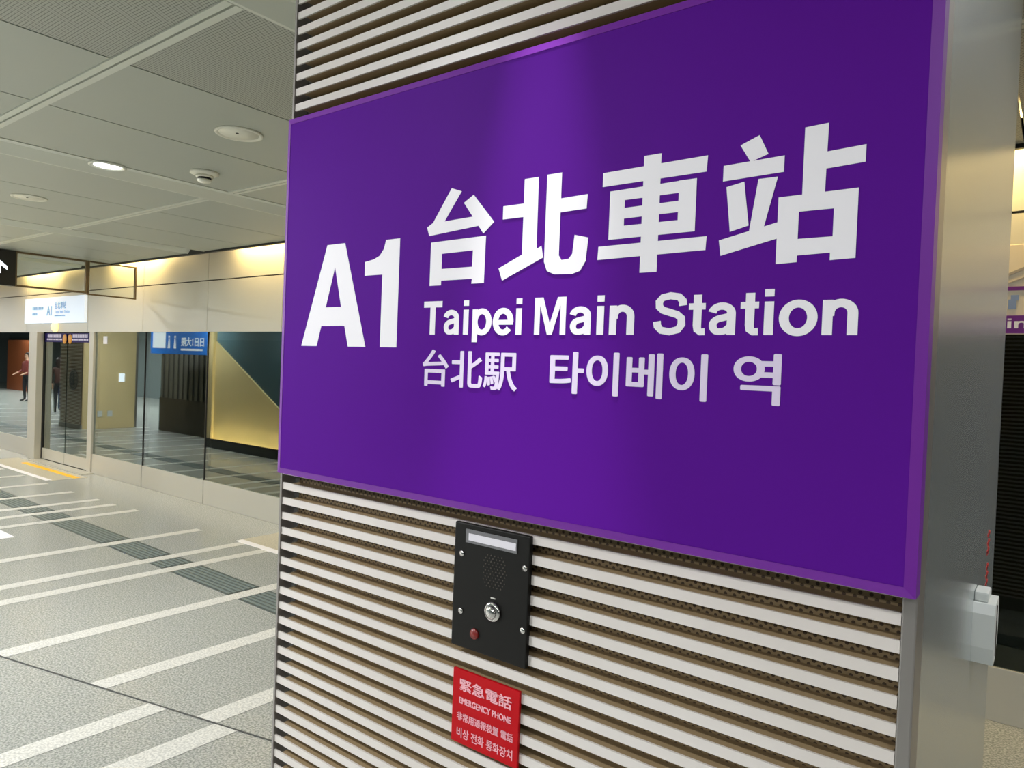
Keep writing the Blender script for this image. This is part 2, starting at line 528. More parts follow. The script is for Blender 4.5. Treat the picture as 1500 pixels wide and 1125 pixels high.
# stone apron, yellow line and white line before each door
for k in range(-1, 3):
    dx = 7.19 * k
    MB().box(-13.45 + dx, -10.83 + dx, 3.9, 4.36, 0, .0015).build('door_apron', M['beige_stone'], floor)
    MB().box(-12.82 + dx, -10.85 + dx, 4.19, 4.275, 0.0015, .004).build('yellow_line', M['yellow'], floor)
    MB().box(-13.43 + dx, -10.87 + dx, 3.85, 3.925, 0.0015, .004).build('white_line', M['white_paint'], floor)
    MB().box(-13.1 + dx, -11.1 + dx, 4.38, 4.55, 0, .012).build('door_sill', M['alu'], floor)

tag(MB().box(-8.9, -7.72, 2.36, 2.49, 0, .004).build('floor_patch', M['white_paint']), 'white floor patch lying at the left edge of the picture', 'marking')  # flat white patch laid on the floor

# ceiling: metal panels between pale strips and recessed lamp channels
ZC, YE = 2.9, 4.13
TX = [-4.8 + 2.8 * k for k in range(-13, 6)]
rows = [YB, -4.58, -3.115, -1.65, -.185, 1.28, 2.745, YE]
b = MB(); st = MB(); ch = MB()
for i, tx in enumerate(TX):
    x0 = tx + .18
    x1 = tx + 2.8 - .18
    seams = [x0 + (x1 - x0) * k / 3 for k in range(4)]
    for r0, r1 in zip(rows[:-1], rows[1:]):
        for a, e in zip(seams[:-1], seams[1:]):
            b.mi = 1 if a > -3.1 else 0
            b.box(a + .005, e - .005, r0 + .035, r1 - .035 if r1 != YE else r1, ZC, ZC + .02)
    for r in rows[1:-1]:
        st.box(x0, x1, r - .034, r - .005, ZC - .006, ZC + .02)
        st.box(x0, x1, r + .005, r + .034, ZC - .006, ZC + .02)
    # channel: shallow trough with a sloping bed
    ch.prism([(tx - .18, ZC - .004), (tx - .165, ZC - .004), (tx - .10, ZC + .05), (tx + .15, ZC + .07), (tx + .165, ZC - .004), (tx + .18, ZC - .004), (tx + .18, ZC + .1), (tx - .18, ZC + .1)], YB, YE)
ceil = struct(b.build('ceiling', None, mats=[M['ceil'], M['ceil_perf']]), 'grey metal panel ceiling over the platform')
st.build('joint_strip', M['ceil_strip'], ceil)
ch.build('lamp_channel', M['ceil_strip'], ceil)
MB().box(XL, XR, YE - .03, YE, ZC - .02, ZC + .12).build('edge_trim', M['black'], ceil)
struct(MB().box(XL, XR, YB, 4.9, 3.7, 3.8).build('trim_1', M['void']), 'dark roof slab above the ceiling panels')
struct(MB().box(XL, XR, YB - .1, YB, 0, 3.7).build('wall_back', M['wall']), 'grey wall on the far side of the platform')
struct(MB().box(XL - .1, XL, YB, 4.9, 0, 3.7).build('wall_left', M['wall']), 'grey end wall far down the platform')
struct(MB().box(XR, XR + .1, YB, 4.9, 0, 3.7).build('wall_right', M['wall']), 'grey end wall of the platform')
b = MB(); b.box(XL, XR, 8.0, 8.1, -1.5, 3.8); b.box(XL, XR, 4.62, 8.0, -1.6, -1.5)
struct(b.build('wall_tunnel', M['tunnel']), 'black track tunnel behind the screen glass')

# fascia over the screen doors: two bands of panels, open cove behind the ceiling edge
b = MB()
PITCH = 7.19
fseams = []
for k in range(-4, 4):
    for s in (-13.82, -11.44, -9.74, -8.13):
        fseams.append(s + PITCH * k)
fseams = sorted(x for x in fseams if XL < x < XR)
fx = [XL] + fseams + [XR]
for a, e in zip(fx[:-1], fx[1:]):
    b.box(a + .004, e - .004, 4.55, 4.6, 2.06, 2.664)
    b.box(a + .004, e - .004, 4.55, 4.6, 2.678, 3.68)
fascia = struct(b.build('wall_front', M['fascia']), 'cream fascia panels above the glass platform screen')
MB().box(XL, XR, 4.57, 4.62, 2.06, 3.69).build('seam_backing', M['seam'], fascia)

# ------------------------------------------------------------------ platform screen: fixed panes, posts and sliding doors
def screen_pane(x0, x1, label):
    t = thing('screen_pane', label, 'glass panel', ((x0 + x1) / 2, 4.56, 0), 'fixed panes of the platform screen')
    MB().box(x0 + .006, x1 - .006, 4.55, 4.6, 0, .285, .004).build('base_panel', M['alu'], t)
    MB().box(x0 + .004, x1 - .004, 4.565, 4.577, .285, 2.06).build('glass', M['glass'], t)
    f = MB()
    f.box(x0 + .004, x1 - .004, 4.58, 4.6, .285, .40); f.box(x0 + .004, x1 - .004, 4.58, 4.6, 1.97, 2.06)
    f.box(x0 + .002, x0 + .05, 4.58, 4.61, .285, 2.06); f.box(x1 - .05, x1 - .002, 4.58, 4.61, .285, 2.06)
    f.build('frame', M['black'], t)
    MB().box(x1 - .009, x1 - .001, 4.556, 4.6, .285, 2.06).build('edge_seal', M['rubber'], t)
    return t

def door_leaf(x0, x1, side, label):
    t = thing('platform_door_leaf', label, 'sliding door', ((x0 + x1) / 2, 4.57, 0), 'sliding leaves of the platform doors')
    MB().box(x0 + .004, x1 - .004, 4.565, 4.60, .018, .19, .004).build('kick_panel', M['alu'], t)
    MB().box(x0 + .02, x1 - .02, 4.575, 4.587, .19, 2.04).build('glass', M['glass'], t)
    f = MB()
    f.box(x0 + .004, x1 - .004, 4.59, 4.60, .19, .30); f.box(x0 + .004, x1 - .004, 4.59, 4.60, 1.99, 2.05)
    f.box(x0 + .004, x0 + .06, 4.588, 4.605, .19, 2.05); f.box(x1 - .06, x1 - .004, 4.588, 4.605, .19, 2.05)
    f.build('frame', M['black'], t)
    d = MB().box(x0 + .03, x1 - .03, 4.569, 4.574, 1.905, 2.045).build('warning_film', M['navy'], t)
    cx = x1 - .10 if side < 0 else x0 + .10
    MB().lathe([(.001, 0), (.075, 0), (.075, -.003), (.001, -.003)], (cx, 4.569, 1.955), 'y', 24).build('hand_symbol', M['orange'], d)
    ink = MB()
    random.seed(int(abs(x0) * 10))
    xa, xb = (x0 + .14, x1 - .2) if side < 0 else (x0 + .2, x1 - .1)
    x = xa
    while x < xb - .05:                                   # two rows of small marks, too small to read in the photo
        ink.box(x, x + .045, 4.566, 4.569, 1.975, 2.03)
        ink.box(x + .01, x + .035, 4.565, 4.566, 1.99, 2.015)
        x += .06
    x = xa - .03
    while x < xb - .05:
        w = random.uniform(.03, .09)
        ink.box(x, min(x + w, xb), 4.566, 4.569, 1.935, 1.96)
        x += w + .018
    ink.build('film_lettering', M['navy_ink'], d)
    return t

def pillar(x0, x1, label):
    t = thing('door_pillar', label, 'pillar', ((x0 + x1) / 2, 4.5, 0), 'pillars beside the platform doors')
    MB().box(x0, x1, 4.46, 4.6, 0, 2.06, .006).build('pillar_cover', M['alu'], t)
    MB().box(x1 - .004, x1 + .02, 4.555, 4.6, 0.02, 2.06).build('edge_seal', M['rubber'], t)
    return t

def slim_post(x0, x1, label):
    o = MB().box(x0, x1, 4.535, 4.6, 0, 2.06, .004).build('door_post', M['alu'])
    return tag(o, label, 'post', 'slim posts beside the platform doors')

where = {-1: 'far down the platform', 0: 'under the lit white sign', 1: 'hidden behind the station sign column', 2: 'right of the steel column'}
for k in range(-1, 3):
    dx = PITCH * k
    w = where[k]
    pillar(-13.42 + dx, -13.1 + dx, 'pale aluminium pillar left of the sliding doors ' + w)
    door_leaf(-13.1 + dx, -12.2 + dx, -1, 'left sliding glass door leaf with navy warning film ' + w)
    door_leaf(-12.2 + dx, -11.33 + dx, 1, 'right sliding glass door leaf with navy warning film ' + w)
    slim_post(-11.33 + dx, -11.19 + dx, 'slim pale post right of the sliding doors ' + w)
    names = {-1: ['wide glass pane three panes left of the door pillar', 'wide glass pane two panes left of the door pillar', 'glass pane immediately left of the pillar at the picture edge'],
             0: ['glass pane with a beige column reflected, right of the slim post', 'glass pane reflecting the blue hanging sign', 'dark glass pane reflecting the cream escalator flank, beside the purple sign'],
             1: ['glass pane hidden behind the station sign column, first of three', 'glass pane hidden behind the station sign column, second of three', 'dark glass pane under the route map at the right picture edge'],
             2: ['glass pane outside the picture right of the steel column', 'second glass pane outside the picture at right', 'last glass pane at the platform end']}[k]
    e = [-11.19, -9.656, -8.108, -6.23]
    for j in range(3):
        screen_pane(e[j] + dx, e[j + 1] + dx, names[j])
# remote stretch of the screen, one long dark run each side
screen_pane(XL + .1, -20.62, 'long run of dark glass at the far end of the platform')

# small white sticker on the glass right of the slim post
tag(MB().box(-10.93, -10.81, 4.561, 4.565, 1.89, 2.0).build('glass_sticker', M['label_white']), 'small white square sticker at the top of the glass by the slim post', 'sticker')
tag(MB().lathe([(.02, .0), (.075, -.0), (.075, -.03), (.05, -.06), (.015, -.075), (.001, -.077)], (-12.58, 4.55, 2.14), 'y', 24).build('door_lamp', M['lamp_warm']), 'round warm door lamp under the lit white sign', 'lamp')

# lit station sign on the fascia
t = thing('fascia_sign', 'lit white station sign on the fascia above the sliding doors', 'sign', (-12.63, 4.55, 2.2))
MB().box(-13.8, -11.47, 4.51, 4.55, 2.2, 2.605, .004).build('light_face', M['lightbox'], t)
lettering('station_code', 'A1', -12.87, -12.66, 2.32, .15, 4.509, M['pale_blue_ink'], t, weight=.05)
lettering('station_name', '台北車站', -12.55, -12.12, 2.42, .11, 4.509, M['pale_blue_ink'], t, weight=.04, probe='台')
for wd, xa, xb in (('Taipei', -12.55, -12.37), ('Main', -12.35, -12.21), ('Station', -12.19, -11.98)):
    bold_word('english_name', wd, xa, xb, 2.35, .045, 4.509, M['pale_blue_ink'], t)
random.seed(4)
for z, h, xa, xb in ((2.42, .06, -13.45, -13.05), (2.33, .045, -13.45, -13.28), (2.305, .022, -12.55, -12.15)):
    m = MB(); x = xa
    while x < xb:
        w_ = h * random.uniform(.7, 1.0)
        m.box(x, x + w_, 4.506, 4.509, z, z + h * .8); x += w_ + h * .3
    m.build('small_lettering', M['pale_blue_ink'], t)

# route map board at the right
t = thing('route_map', 'cream route map board with purple band behind the steel column', 'map', (-.145, 4.55, 2.06))
MB().box(-.92, .63, 4.53, 4.549, 2.035, 2.5, .003).build('map_board', M['map_cream'], t)
MB().box(-.92, .63, 4.526, 4.53, 2.04, 2.132).build('purple_band', M['map_purple'], t)
MB().box(-.92, .63, 4.526, 4.53, 2.262, 2.282).build('purple_rule', M['map_purple'], t)
for wd, xa, xb in (('Taipei', -.78, -.44), ('Main', -.415, -.155), ('Station', -.13, .26)):
    bold_word('map_title', wd, xa, xb, 2.066, .05, 4.526, M['letter'], t)
m = MB()
m.prism([(-.3, 2.33), (-.27, 2.33), (.0, 2.46), (-.03, 2.46)], 4.526, 4.53)
m.prism([(-.26, 2.30), (-.245, 2.30), (.1, 2.44), (.085, 2.44)], 4.526, 4.53)
m.prism([(-.7, 2.34), (-.66, 2.34), (-.3, 2.42), (-.34, 2.42)], 4.526, 4.53)
m.prism([(.0, 2.30), (.03, 2.30), (.5, 2.45), (.47, 2.45)], 4.526, 4.53)
m.build('route_line', M['map_grey'], t)
for k, x in enumerate([-.85 + .15 * k for k in range(10)]):
    m = MB()
    m.box(x, x + .035, 4.526, 4.53, 2.165 + (k % 2) * .01, 2.215); m.box(x + .01, x + .045, 4.527, 4.53, 2.21, 2.238)
    m.build('map_lettering', M['map_blue'], t)

# ------------------------------------------------------------------ louvred steel column
CX0, CX1, CY0, CY1 = -1.345, -.122, .935, 2.2
def make_column(label):
    t = thing('station_column', label, 'column', ((CX0 + CX1) / 2, (CY0 + CY1) / 2, 0), 'louvred steel columns along the platform')
    MB().box(CX0 + .004, CX1, CY0 + .03, CY1 - .03, 0, ZC - .01, .003).build('steel_cover', M['steel'], t)
    for s, nm in ((0, 'slat_cladding'), (1, 'slat_cladding')):
        sl = MB(); ch = MB(); rb = MB()
        n = 0
        while True:
            z = 1.4784 - .0327 * (n - 48)
            n += 1
            if z < .10: break
            if z > ZC - .03: continue
            if s == 0:
                sl.box(CX0 + .006, CX1 - .016, CY0, CY0 + .004, z - .0075, z + .0075)
                rb.prism([(CY0 + .004, z - .0062), (CY0 + .004, z + .0062), (CY0 + .027, z + .0078), (CY0 + .027, z - .0078)], CX0 + .028, CX1 - .018, 'x')
            else:
                sl.box(CX0 + .006, CX1 - .016, CY1 - .004, CY1, z - .0075, z + .0075)
        a = sl.build('slat_cladding', M['slat'], t)
        if s == 0:
            ch.box(CX0 + .028, CX1 - .018, CY0 + .0265, CY0 + .0295, .1, ZC - .012)
            ch.build('perforated_backing', M['channel'], t)
            rb.build('slat_carrier', M['carrier'], t)['label'] = 'tan ribs behind the white slats'
            e = MB(); e.box(CX0, CX0 + .006, CY0 - .003, CY0 + .05, 0, ZC - .01); e.build('edge_trim', M['trim'], t)
            e = MB(); e.box(CX1 - .0155, CX1 + .0005, CY0 - .002, CY0 + .05, 0, ZC - .01, .002); e.build('edge_trim', M['trim'], t)
            MB().box(CX0 + .006, CX1 - .016, CY0, CY0 + .03, 0, .1).build('plinth', M['alu_side'], t)
        else:
            MB().box(CX0 + .006, CX1 - .016, CY1 - .031, CY1 - .026, .1, ZC - .012).build('rear_backing', M['channel'], t)
            MB().box(CX0, CX1, CY1 - .035, CY1, 0, .1).build('plinth', M['alu_side'], t)
    return t
column = make_column('louvred steel column carrying the purple station sign')
far_column = dup(column, (-17.6, 0, 0), 'second louvred column far along the platform, reflected in the glass')
for ch_ in far_column.children:
    if ch_.name.startswith('steel_cover'):                # the far column's cover is coloured cream
        ch_.data = ch_.data.copy(); ch_.data.materials[0] = M['cream']; ch_['label'] = 'cream flank'

# ------------------------------------------------------------------ purple station sign
SX0, SX1, SZ0, SZ1, SY = -1.313, -.12, 1.513, 2.255, .90
t = thing('station_sign', 'large purple station name sign with white lettering on the louvred column', 'sign', ((SX0 + SX1) / 2, SY, SZ0))
MB().box(SX0 + .012, SX1 - .012, SY, SY + .028, SZ0 + .012, SZ1 - .012).build('sign_face', M['purple'], t)
r = MB()
def rim_ring(x0, x1, z0, z1, w, y, yb):
    o = [(x0, z0), (x1, z0), (x1, z1), (x0, z1)]
    i = [(x0 + w, z0 + w), (x1 - w, z0 + w), (x1 - w, z1 - w), (x0 + w, z1 - w)]
    for k in range(4):
        j = (k + 1) % 4
        r.quad((o[k][0], y + .003, o[k][1]), (o[j][0], y + .003, o[j][1]), (i[j][0], y, i[j][1]), (i[k][0], y, i[k][1]))
        r.quad((o[k][0], y + .003, o[k][1]), (o[j][0], y + .003, o[j][1]), (o[j][0], yb, o[j][1]), (o[k][0], yb, o[k][1]))
        r.quad((i[k][0], yb, i[k][1]), (i[j][0], yb, i[j][1]), (o[j][0], yb, o[j][1]), (o[k][0], yb, o[k][1]))
rim_ring(SX0, SX1, SZ0, SZ1, .012, SY - .0006, SY + .03)
r.build('sign_rim', M['purple_rim'], t)['label'] = 'lighter purple rim'
GL = {
 'A': [[(-1241, 1782), (-1167, 1982), (-1113, 1982), (-1044, 1782), (-1095, 1782), (-1107, 1822), (-1178, 1822), (-1191, 1782)], [(-1141, 1937), (-1166, 1859), (-1119, 1859)]],
 '1': [[(-1053, 1942), (-1030, 1945), (-1013, 1951), (-1002, 1963), (-997, 1979), (-960, 1979), (-960, 1782), (-1004, 1782), (-1004, 1916), (-1053, 1916)]],
}
def poly_face(bm, pts, y):
    return bm.faces.new([bm.verts.new((x / 1000, y, z / 1000)) for x, z in pts])
def glyphs(name, outlines, label):
    """outlines: list of (outer, hole or None)"""
    c = bpy.data.curves.new(name, 'CURVE'); c.dimensions = '2D'; c.fill_mode = 'BOTH'
    for pts in outlines:
        s = c.splines.new('POLY'); s.points.add(len(pts) - 1)
        for q, (x, z) in zip(s.points, pts): q.co = (x / 1000, z / 1000, 0, 1)
        s.use_cyclic_u = True
    o = bpy.data.objects.new(name, c); COL.objects.link(o)
    me = bpy.data.meshes.new_from_object(o.evaluated_get(bpy.context.evaluated_depsgraph_get()))
    bpy.data.objects.remove(o); bpy.data.curves.remove(c)
    bm = bmesh.new(); bm.from_mesh(me); bpy.data.meshes.remove(me)
    return bm
def glyph_line(name, groups, mtl, parent, label):
    """each group is one curve (outer outlines and holes, even-odd); all become one thin mesh"""
    bm = bmesh.new()
    for q, g in enumerate(groups):
        s = glyphs('g', g, None)
        for v in s.verts: v.co = (v.co.x, SY - .0002, v.co.y)
        rr = bmesh.ops.extrude_face_region(s, geom=s.faces[:])
        for e_ in rr['geom']:
            if isinstance(e_, bmesh.types.BMVert): e_.co.y -= .0003 + q * 1.2e-5
        mp = {v: bm.verts.new(v.co) for v in s.verts}
        for f in s.faces:
            bm.faces.new([mp[v] for v in f.verts])
        s.free()
    bmesh.ops.recalc_face_normals(bm, faces=bm.faces[:])
    me = bpy.data.meshes.new(name); bm.to_mesh(me); bm.free()
    me.materials.append(mtl)
    o = bpy.data.objects.new(name, me); COL.objects.link(o)
    o.parent = parent; o.matrix_parent_inverse = Matrix.Translation(-Vector(parent.location))
    o['label'] = label
    return o
glyph_line('station_code', [GL['A'], GL['1']], M['letter'], t, 'white station code A1')
big = [
 [[(-838, 2054), (-815, 2046), (-852, 1999), (-784, 2001), (-770, 1985), (-887, 1977), (-893, 1992), (-879, 1999)]],
 [[(-809, 2026), (-788, 2037), (-742, 1988), (-764, 1971), (-786, 1998)]],
 [[(-882, 1965), (-758, 1967), (-759, 1890), (-786, 1890), (-785, 1898), (-855, 1898), (-855, 1890), (-882, 1890)], [(-855, 1944), (-785, 1945), (-786, 1918), (-855, 1918)]],
 [[(-683, 2049), (-656, 2049), (-655, 1938), (-646, 1942), (-642, 1924), (-721, 1892), (-729, 1912), (-683, 1931), (-683, 1990), (-724, 1990), (-724, 2011), (-683, 2011)]],
 [[(-640, 2050), (-613, 2050), (-613, 2011), (-566, 2012), (-567, 1991), (-613, 1990), (-613, 1925), (-608, 1918), (-595, 1919), (-589, 1926), (-586, 1954), (-562, 1948), (-565, 1914), (-574, 1900), (-588, 1896), (-620, 1897), (-634, 1903), (-640, 1917)]],
 [[(-541, 2039), (-383, 2041), (-384, 2020), (-541, 2019)]], [[(-476, 2054), (-450, 2054), (-450, 1892), (-476, 1892)]],
 [[(-528, 2011), (-504, 2011), (-504, 1942), (-528, 1942)]], [[(-422, 2013), (-397, 2013), (-397, 1943), (-422, 1943)]],
 [[(-528, 2011), (-397, 2013), (-397, 1997), (-528, 1996)]], [[(-505, 1985), (-422, 1986), (-422, 1971), (-505, 1970)]],
 [[(-528, 1960), (-397, 1960), (-397, 1943), (-528, 1942)]], [[(-544, 1933), (-380, 1935), (-381, 1917), (-545, 1914)]],
 [[(-340, 2047), (-316, 2056), (-304, 2031), (-326, 2024)]], [[(-361, 2024), (-284, 2026), (-284, 2006), (-361, 2004)]],
 [[(-356, 1996), (-333, 2000), (-325, 1944), (-349, 1938)]], [[(-315, 2001), (-291, 2001), (-306, 1939), (-324, 1937)]],
 [[(-363, 1928), (-323, 1937), (-287, 1945), (-287, 1925), (-360, 1908)]],
 [[(-261, 2056), (-234, 2057), (-235, 1973), (-261, 1973)]], [[(-237, 2023), (-192, 2025), (-192, 2005), (-237, 2003)]],
 [[(-289, 1975), (-198, 1976), (-198, 1895), (-226, 1894), (-226, 1903), (-264, 1902), (-264, 1894), (-289, 1893)], [(-264, 1955), (-224, 1955), (-224, 1922), (-264, 1922)]],
]
glyph_line('station_name', big, M['letter'], t, 'large white Chinese station name')
for wd, xa, xb in (('Taipei', -.895, -.6735), ('Main', -.658, -.476), ('Station', -.454, -.187)):
    bold_word('english_name', wd, xa, xb, 1.8055, .057, SY - .0002, M['letter'], t, 'white English word ' + wd)
lettering('japanese_name', '台北駅', -.892, -.683, 1.716, .0635, SY - .0002, M['letter_soft'], t, weight=.02, probe='台', label='small white Japanese station name')
lettering('korean_name', '타이베이', -.621, -.3705, 1.7175, .0625, SY - .0002, M['letter_soft'], t, weight=.028, probe='이', label='small white Korean station name')
lettering('korean_name', '역', -.336, -.276, 1.718, .064, SY - .0002, M['letter_soft'], t, weight=.028, probe='역', label='small white Korean word for station')

# ------------------------------------------------------------------ emergency intercom and its red plate
IY = .9275
t = thing('emergency_intercom', 'black wall intercom with steel button under the purple sign', 'intercom', (-.745, IY, 1.27))
MB().box(-.826, -.665, IY, IY + .010, 1.27, 1.484, .002).build('face_plate', M['intercom'], t)
w = MB().box(-.800, -.690, IY - .0012, IY, 1.452, 1.475).build('label_window', M['label_grey'], t)
MB().box(-.793, -.692, IY - .002, IY - .0012, 1.4565, 1.4685).build('paper_label', M['label_white'], w)
g = MB()
for i in range(11):
    for j in range(7):
        x, z = -.736 + (j - 3) * .0075 + (i % 2) * .00375, 1.413 + (i - 5) * .0052
        if abs(j - 3 + (i % 2) * .5) * .0075 + abs(i - 5) * .003 < .032:
            g.lathe([(.0003, 0), (.0013, 0), (.0013, -.0004), (.0003, -.0004)], (x, IY, z), 'y', 8)
g.build('speaker_grille', M['grille'], t)
MB().box(-.741, -.731, IY - .0006, IY, 1.368, 1.3705).build('microphone_slot', M['chrome'], t)
bt = MB().lathe([(.001, 0), (.0165, 0), (.0165, -.004), (.0135, -.006), (.001, -.006)], (-.735, IY, 1.347), 'y', 32).build('call_button', M['chrome'], t)
MB().lathe([(.001, -.006), (.012, -.006), (.010, -.0095), (.005, -.0115), (.0005, -.012)], (-.735, IY, 1.347), 'y', 24).build('button_cap', M['chrome'], bt)
MB().lathe([(.001, 0), (.0095, 0), (.0085, -.003), (.001, -.0035)], (-.773, IY, 1.300), 'y', 20).build('indicator_lens', M['red_led'], t)['label'] = 'dull red indicator lens'
for x, z in ((-.808, 1.431), (-.669, 1.432), (-.806, 1.332), (-.667, 1.331)):
    xx = max(-.818, min(-.673, x))
    s = MB(); s.lathe([(.0005, 0), (.0055, 0), (.0050, -.0018), (.0005, -.0022)], (xx, IY, z), 'y', 16)
    s.build('screw', M['chrome'], t)

t = thing('red_plate', 'red emergency telephone plate on the slats below the black intercom', 'sign', (-.747, .93, 1.103))
MB().box(-.819, -.675, .929, .9345, 1.103, 1.23, .001).build('plate', M['red'], t)
lettering('plate_heading', '緊急電話', -.803, -.690, 1.195, .020, .929, M['pink_ink'], t, weight=.03, probe='電', depth=.0006)
lettering('plate_lettering', 'EMERGENCY PHONE', -.803, -.690, 1.1725, .0105, .929, M['pink_ink'], t, weight=.04, depth=.0006)
lettering('plate_lettering', '非常用通報装置 電話', -.807, -.685, 1.143, .0135, .929, M['pink_ink'], t, weight=.015, probe='電', depth=.0006)
lettering('plate_lettering', '비상 전화 통화장치', -.806, -.685, 1.114, .0165, .929, M['pink_ink'], t, weight=.015, probe='전', depth=.0006)

# white handset box and red marks on the steel flank
t = thing('wall_handset', 'white plastic handset box on the steel flank of the column', 'handset', (CX1, 1.64, 1.2))
MB().prism([(1.665, 1.215), (1.715, 1.215), (1.75, 1.245), (1.76, 1.26), (1.76, 1.32), (1.745, 1.333), (1.66, 1.333), (1.65, 1.315), (1.65, 1.25)], CX1, CX1 + .036, 'x').build('handset_body', M['white_plastic'], t)
MB().box(CX1, CX1 + .024, 1.67, 1.73, 1.333, 1.352, .004).build('cradle_cap', M['white_plastic'], t)
MB().box(CX1 + .036, CX1 + .0375, 1.698, 1.703, 1.225, 1.325).build('cover_seam', M['grille'], t)
s = MB()
for j, zc in enumerate((1.40, 1.325)):
    for k in range(3):
        z = zc + (k - 1) * .019
        s.box(CX1, CX1 + .001, 1.93, 1.99, z - .003, z + .003); s.box(CX1, CX1 + .001, 1.953, 1.967, z - .008, z + .008)
        s.box(CX1, CX1 + .001, 1.93 + .01 * k, 1.945 + .01 * k, z - .007, z + .001)
tag(s.build('red_lettering', M['red_ink']), 'column of small red characters on the steel flank above the handset', 'lettering')

# ------------------------------------------------------------------ ceiling fittings
def downlight(x, y, label, group, power):
    t = thing('downlight', label, 'ceiling light', (x, y, ZC), group)
    MB().lathe([(.075, .0), (.105, .0), (.105, -.008), (.092, -.012), (.078, -.006), (.075, .03)], (x, y, ZC), 'z', 32).build('housing', M['ceil_strip'], t)
    MB().lathe([(.001, .004), (.077, .004), (.077, -.003), (.001, -.004)], (x, y, ZC), 'z', 32).build('diffuser', M['lamp'], t)
    l = area_light('lamp_light', (0, 0, -.03), .15, .15, power, COOL)
    l.data.shape = 'DISK'
    l.parent = t
    return t
downlight(-4.68, 1.95, 'lit round downlight in the lamp channel left of the smoke detector', None, P_DOWN)
for tx in TX:
    if tx < -34 or tx > 6.5: continue
    for y in (1.95, -.6):
        if abs(tx + 4.8) < .1 and y > 1: continue
        if abs(tx + 2.0) < .1 and y > 1: continue                # that bay has no lamp in the photo
        if abs(tx + 7.6) < .1 and y > 1: continue
        downlight(tx + .06, y, 'round downlight in a lamp channel outside the picture', 'downlights outside the picture', P_DOWN * .4 if tx > 0 else P_DOWN * 1.6 if tx < -9 else P_DOWN)

for x, label in ((-3.386, 'round white ceiling speaker right of the smoke detector'), (-6.2, 'round white ceiling speaker near the smoke screen, at the left edge')):
    t = thing('ceiling_speaker', label, 'speaker', (x, 2.036, ZC), 'ceiling speakers')
    MB().lathe([(.098, 0), (.118, 0), (.116, -.008), (.105, -.010), (.098, -.004)], (x, 2.036, ZC), 'z', 40).build('rim', M['off_white'], t)
    MB().lathe([(.001, .002), (.1, .002), (.1, -.004), (.001, -.007)], (x, 2.036, ZC), 'z', 40).build('grille', M['off_white'], t)
    MB().lathe([(.001, -.006), (.008, -.0055), (.007, -.009), (.001, -.0095)], (x + .01, 2.02, ZC), 'z', 12).build('centre_screw', M['grille'], t)
t = thing('smoke_detector', 'white smoke detector on the ceiling beside the lit downlight', 'smoke detector', (-4.28, 2.35, ZC))
MB().lathe([(.001, 0), (.085, 0), (.085, -.012), (.06, -.022), (.001, -.022)], (-4.28, 2.35, ZC), 'z', 32).build('base', M['off_white'], t)
MB().lathe([(.001, -.022), (.052, -.022), (.05, -.035), (.001, -.035)], (-4.28, 2.35, ZC), 'z', 32).build('body', M['off_white'], t)
MB().lathe([(.001, -.035), (.04, -.035), (.04, -.048), (.001, -.048)], (-4.28, 2.35, ZC), 'z', 32).build('sensor_slot', M['rubber'], t)
MB().lathe([(.001, -.048), (.045, -.048), (.036, -.062), (.001, -.066)], (-4.28, 2.35, ZC), 'z', 32).build('cap', M['off_white'], t)

# unseen fill luminaires, added behind the camera to light the platform
for i, x in enumerate([-34 + 5.6 * k for k in range(8)]):
    t = thing('fill_luminaire', 'long unseen fill luminaire added on the ceiling behind the camera', 'ceiling light', (x, -2.4, ZC), 'fill luminaires added outside the picture')
    MB().box(x - 1.5, x + 1.5, -2.5, -2.3, ZC - .056, ZC - .008, .004).build('housing', M['ceil_strip'], t)
    MB().box(x - 1.47, x + 1.47, -2.48, -2.32, ZC - .061, ZC - .055).build('diffuser', M['fill_lamp'], t)
    area_light('lamp_light', (0, 0, -.066), 2.9, .15, (P_FILL if x < 2 else P_FILL * .5) if x > -4 else P_FILL_FAR, COOL, parent=t)

# warm cove tubes hidden above the ceiling edge
for xx in [-.35 + 3.2 * k for k in range(-10, 3)] + [1.25]:
    t = thing('cove_tube', 'warm cove tube hidden above the ceiling edge', 'cove light', (xx, 4.40, 3.13), 'cove tubes above the screen doors')
    MB().lathe([(.012, -.75), (.014, -.75), (.014, .75), (.012, .75)], (xx, 4.40, 3.13), 'x', 12).build('tube', M['cove_lamp'], t)
    area_light('tube_light', (0, .02, 0), 1.4, .04, P_COVE, WARM, (math.radians(48), 0, 0), parent=t)

# narrow unseen spot, added to throw a lit wedge onto the sign
t = thing('wedge_spot', 'small unseen spot added in the ceiling to cast a lit wedge on the purple sign', 'ceiling light', (-.66, .815, ZC))
MB().lathe([(.02, .01), (.04, .01), (.04, -.004), (.03, -.006), (.022, -.001)], (-.66, .815, ZC), 'z', 24).build('housing', M['ceil_strip'], t)
sd = bpy.data.lights.new('wedge_light', 'SPOT')
sd.energy = P_SPOT; sd.color = (1.0, .97, 1.0); sd.spot_size = math.radians(22.4); sd.spot_blend = .85; sd.shadow_soft_size = .006
sd.use_nodes = True
_fo = sd.node_tree.nodes.new('ShaderNodeLightFalloff'); _fo.inputs['Strength'].default_value = 38.0
sd.node_tree.links.new(_fo.outputs['Constant'], sd.node_tree.nodes['Emission'].inputs['Strength'])
so = bpy.data.objects.new('wedge_light', sd); COL.objects.link(so); so.parent = t; so.location = (0, 0, -.02)

